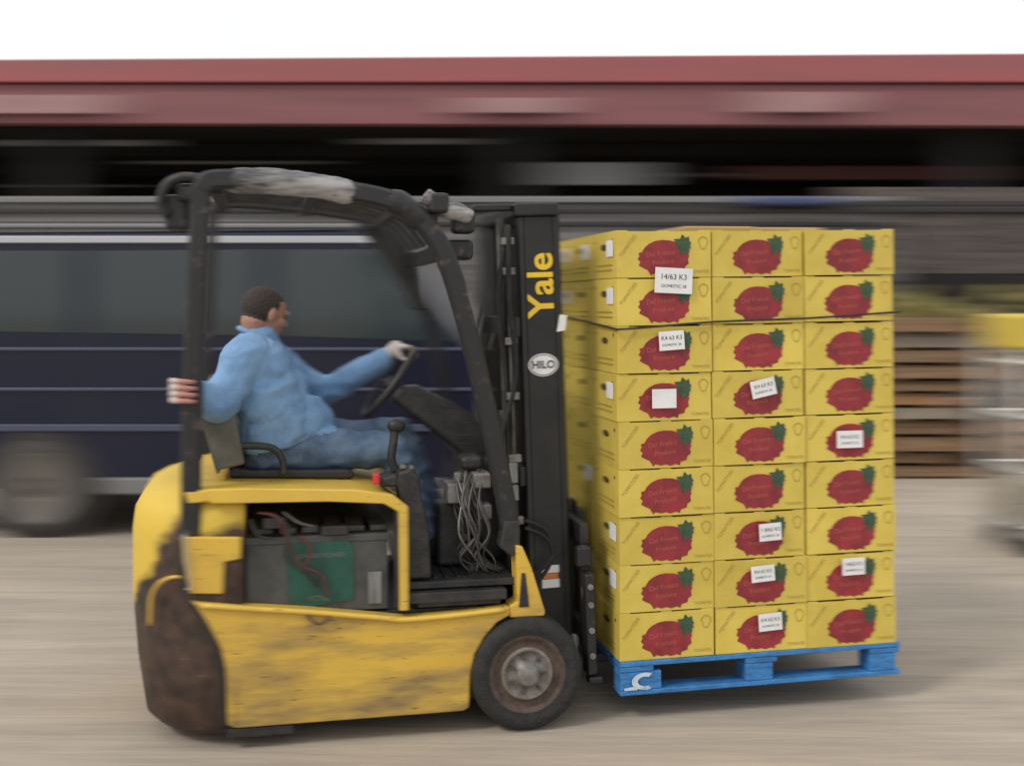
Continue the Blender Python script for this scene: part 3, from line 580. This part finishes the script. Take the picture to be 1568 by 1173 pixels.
for i in range(14):
    a0=rad(60+i*17);a1=rad(60+(i+1)*17)
    poly(bm,[(.10+.055*s*math.cos(q),-.0035,.054+.034*s*math.sin(q)) for q,s in ((a0,.55),(a1,.55),(a1,1),(a0,1))])
poly(bm,[(.015,-.0035,.022),(.07,-.0035,.022),(.06,-.0035,.036),(.015,-.0035,.032)])
mkobj('stencil_mark',bm,mat('white_stencil',(.55,.62,.68),.8,var=(.1,.3,.5),vscale=18,vamt=.9,lo=.5,hi=.7),plt)

BX=empty('tomato_carton_stack',LO,(0,TILT,YAW))
card=mat('yellow_carton',(.68,.525,.095),.6,var=(.55,.40,.055),vscale=3.5,vamt=.7,bump=.12,bscale=12,objrand=.13)
cards=mat('yellow_carton_inside',(.34,.25,.05),.8)
hole=mat('hand_hole',(.05,.035,.015),.9)
redm=mat('tomato_print',(.31,.026,.034),.6,var=(.18,.018,.024),vscale=18,vamt=.8,objrand=.12)
redl=mat('tomato_script',(.42,.10,.07),.6)
grn=mat('stem_print',(.025,.065,.032),.6,var=(.07,.11,.05),vscale=40,vamt=.8)
brn=mat('brown_print',(.40,.28,.05),.6)
BMATS=[card,cards,redm,grn,brn,redl,M['white'],hole]
W,D,HT=.392,.345,.187
def carton(variant):
    bm=bmesh.new(); h=HT-.0018
    top=[(0,h),(.045,h),(.050,h-.0035),(.17,h-.0045),(.175,h-.001),(.215,h-.001),(.22,h-.0045),(W-.052,h-.0035),(W-.047,h),(W,h)]
    pts=[(0.001,0),(W-.002,0)]+[(min(max(x,.001),W-.002),z) for x,z in top[::-1]]
    for y0,y1 in ((0,.007),(D-.007,D)):
        a=[bm.verts.new((x,y0,z)) for x,z in pts]; b_=[bm.verts.new((x,y1,z)) for x,z in pts]
        bm.faces.new(a); bm.faces.new(b_[::-1]); k=len(pts)
        for i in range(k): bm.faces.new([a[(i+1)%k],a[i],b_[i],b_[(i+1)%k]])
    bbox(bm,(.001,.0072,0),(.008,D-.0072,h)); bbox(bm,(W-.009,.0072,0),(W-.002,D-.0072,h))
    bbox(bm,(.0085,.0075,.001),(W-.0095,D-.0075,h-.006),1)
    bmesh.ops.recalc_face_normals(bm,faces=bm.faces)
    y=-.0015
    cx=.192; prof=[(-.055,.004),(-.045,.012),(-.02,.006),(.0,.010),(.02,.004),(.045,.010),(.062,.004),(.066,.018),(.092,.024),(.095,.038),(.112,.050),(.108,.066),(.114,.080),(.104,.100),(.088,.118),(.062,.133),(.03,.141),(-.005,.143),(-.035,.139),(-.062,.128),(-.080,.114),(-.092,.096),(-.108,.092),(-.104,.080),(-.112,.068),(-.100,.058),(-.108,.044),(-.088,.034),(-.070,.026)]
    poly(bm,[(cx+x*.94,y,z+.004) for x,z in prof],2)
    lx,lz=.278,.126
    for i,(a,L) in enumerate(((100,.044),(150,.048),(200,.038),(60,.040),(20,.032),(255,.046),(300,.038),(340,.03))):
        a=rad(a); dx,dz=math.cos(a),math.sin(a); w_=.014; yy=y-.0008-i*.0002
        poly(bm,[(lx-dz*w_,yy,lz+dx*w_),(lx+dz*w_,yy,lz-dx*w_),(lx+dx*L*.6+dz*w_*.9,yy,lz+dz*L*.6-dx*w_*.9),(lx+dx*L,yy,lz+dz*L),(lx+dx*L*.6-dz*w_*.8,yy,lz+dz*L*.6+dx*w_*.8)],3)
    text_bm(bm,'Del Fresco',.027,Matrix.Translation((.18,y-.001,.094))@Matrix.Rotation(rad(-6),4,'Y')@R90,5); text_bm(bm,'Produce',.026,Matrix.Translation((.19,y-.001,.060))@Matrix.Rotation(rad(-6),4,'Y')@R90,5)
    text_bm(bm,'TOMATOES',.020,Matrix.Translation((.048,y,.125))@Matrix.Rotation(rad(-52),4,'Y')@R90,4)
    text_bm(bm,'TOMATES',.017,Matrix.Translation((.343,y,.022))@R90,4)
    for k in range(18):
        a0=2*math.pi*k/18;a1=2*math.pi*(k+1)/18
        f=lambda q,s:(.358+.019*s*math.cos(q)*(1+.2*math.sin(3*q)),y,.135+.026*s*math.sin(q))
        poly(bm,[f(a0,.84),f(a1,.84),f(a1,1),f(a0,1)],4)
    poly(bm,[(-.001,D/2+.045*math.cos(a),.125+.013*math.sin(a)) for a in [2*math.pi*k/16 for k in range(16)]][::-1],7)
    for zz in (.03,.05): poly(bm,[(-.001,.06,zz),(-.001,.28,zz),(-.001,.28,zz+.006),(-.001,.06,zz+.006)],4)
    for yy in (.05,.30):
        poly(bm,[(-.001,yy+.007*math.cos(a),.15+.007*math.sin(a)) for a in [2*math.pi*k/8 for k in range(8)]],7)
    if variant==1: bbox(bm,(-.003,.04,.085),(-.0012,.13,.15),6)
    me=bpy.data.meshes.new('carton'); bm.normal_update(); bm.to_mesh(me); bm.free()
    for m in BMATS: me.materials.append(m)
    return me
C0=carton(0); C1=carton(1)
for r in range(9):
    for d in range(3):
        for q in range(3):
            o=bpy.data.objects.new('carton_r%d_d%d_c%d'%(r,d,q),C1 if (q==0 and random.random()<.55) else C0); COL.objects.link(o); o.parent=BX
            o.location=(q*.395+random.uniform(-.004,.004),d*.348+random.uniform(-.002,.007)+.004,.134+r*HT+q*.394*.0012*r+random.uniform(-.0006,.0006)); o.rotation_euler=(random.uniform(-.004,.004),random.uniform(-.003,.003)-.001*r,random.uniform(-.013,.013))
bm=bmesh.new()
lab=0
for q,r,x,z,w,h,t_ in [(0,1,.15,.125,.155,.10,-.05),(0,2,.165,.09,.105,.075,.06),(0,3,.135,.05,.10,.075,0),(1,3,.155,.085,.105,.07,.2),(2,4,.13,.055,.115,.07,0),(1,6,.185,.07,.095,.07,.05),(1,7,.15,.095,.10,.065,.06),(2,7,.15,.10,.10,.07,.01),(1,8,.18,.085,.10,.07,.05)]:
    X=q*.394+x+w/2; Z=.134+(8-r)*HT+z+h/2; y=-.010
    cs=[(-w/2,-h/2),(w/2,-h/2),(w/2,h/2),(-w/2,h/2)]
    poly(bm,[(X+u*math.cos(t_)-v*math.sin(t_),y,Z+u*math.sin(t_)+v*math.cos(t_)) for u,v in cs],0)
    lab+=1
    if lab!=3:
        text_bm(bm,random.choice(['14/63 K3','1 8/63 KS','K4 63 K3']),h*.30,Matrix.Translation((X,y-.001,Z+h*.14))@Matrix.Rotation(-t_,4,'Y')@R90,1)
        text_bm(bm,'DOMESTIC 28',h*.17,Matrix.Translation((X,y-.001,Z-h*.22))@Matrix.Rotation(-t_,4,'Y')@R90,1)
mkobj('paper_labels',bm,[M['white'],M['ink']],BX)
zt=.134+7*HT
tube('strapping_band',[(-.006,1.05,zt+.04),(-.008,.6,zt+.02),(-.010,.2,zt-.0),(-.008,.0,zt-.012),(.0,-.010,zt-.013),(.1,-.011,zt-.008),(.4,-.011,zt+.012),(.8,-.011,zt+.022),(1.165,-.011,zt+.042),(1.186,.02,zt+.043),(1.19,.5,zt+.045),(1.19,1.05,zt+.045)],.0042,M['black'],BX,seg=6,sm=3)
bm=bmesh.new(); zt=.134+9*HT
for x0,x1,y0,y1 in ((.46,.80,.5,.95),(.83,1.15,.55,1.0)):
    bbox(bm,(x0,y0,zt+.012),(x1,y1,zt+.05))
mkobj('tray_lids',bm,mat('brown_card',(.42,.27,.10),.8,var=(.3,.18,.08),vscale=5),BX,bevel=.01)

# ================================================================== CAMERA
cam=bpy.data.cameras.new('Camera'); co=bpy.data.objects.new('Camera',cam); COL.objects.link(co); S.camera=co
co.location=(0,0,1.63); co.rotation_euler=(rad(90),0,0)
cam.sensor_fit='HORIZONTAL'; cam.sensor_width=36; cam.lens=36*1800/1568; cam.shift_y=-(586.5-465)/1568
cam.clip_end=2000; cam.clip_start=.05
cam.dof.use_dof=True; cam.dof.focus_distance=4.60; cam.dof.aperture_fstop=3.4; cam.dof.aperture_ratio=.025

# ================================================================== LIGHT (bright overcast: thin cloud over the sky, weak broad sun)
sun_dir=Vector((-.78,-.62,.95)).normalized()
sd=bpy.data.lights.new('Sun','SUN'); sd.energy=1.4; sd.angle=rad(13); sd.color=(1,.95,.88); so=bpy.data.objects.new('Sun',sd); COL.objects.link(so)
so.rotation_euler=sun_dir.to_track_quat('Z','Y').to_euler(); so.location=(-5,-5,10)
w=bpy.data.worlds.new('World'); S.world=w; w.use_nodes=True; n=w.node_tree.nodes; l=w.node_tree.links; bg=n['Background']
sk=n.new('ShaderNodeTexSky'); sk.sky_type='NISHITA'; sk.sun_disc=False; sk.sun_elevation=math.asin(sun_dir.z); sk.sun_rotation=math.atan2(sun_dir.x,sun_dir.y); sk.dust_density=7; sk.air_density=1.2; sk.ozone_density=1
mx=n.new('ShaderNodeMix'); mx.data_type='RGBA'; mx.inputs['Factor'].default_value=.85; mx.inputs['B'].default_value=(9.1,9.15,9.25,1)
l.new(sk.outputs[0],mx.inputs['A']); l.new(mx.outputs['Result'],bg.inputs[0]); bg.inputs[1].default_value=.125
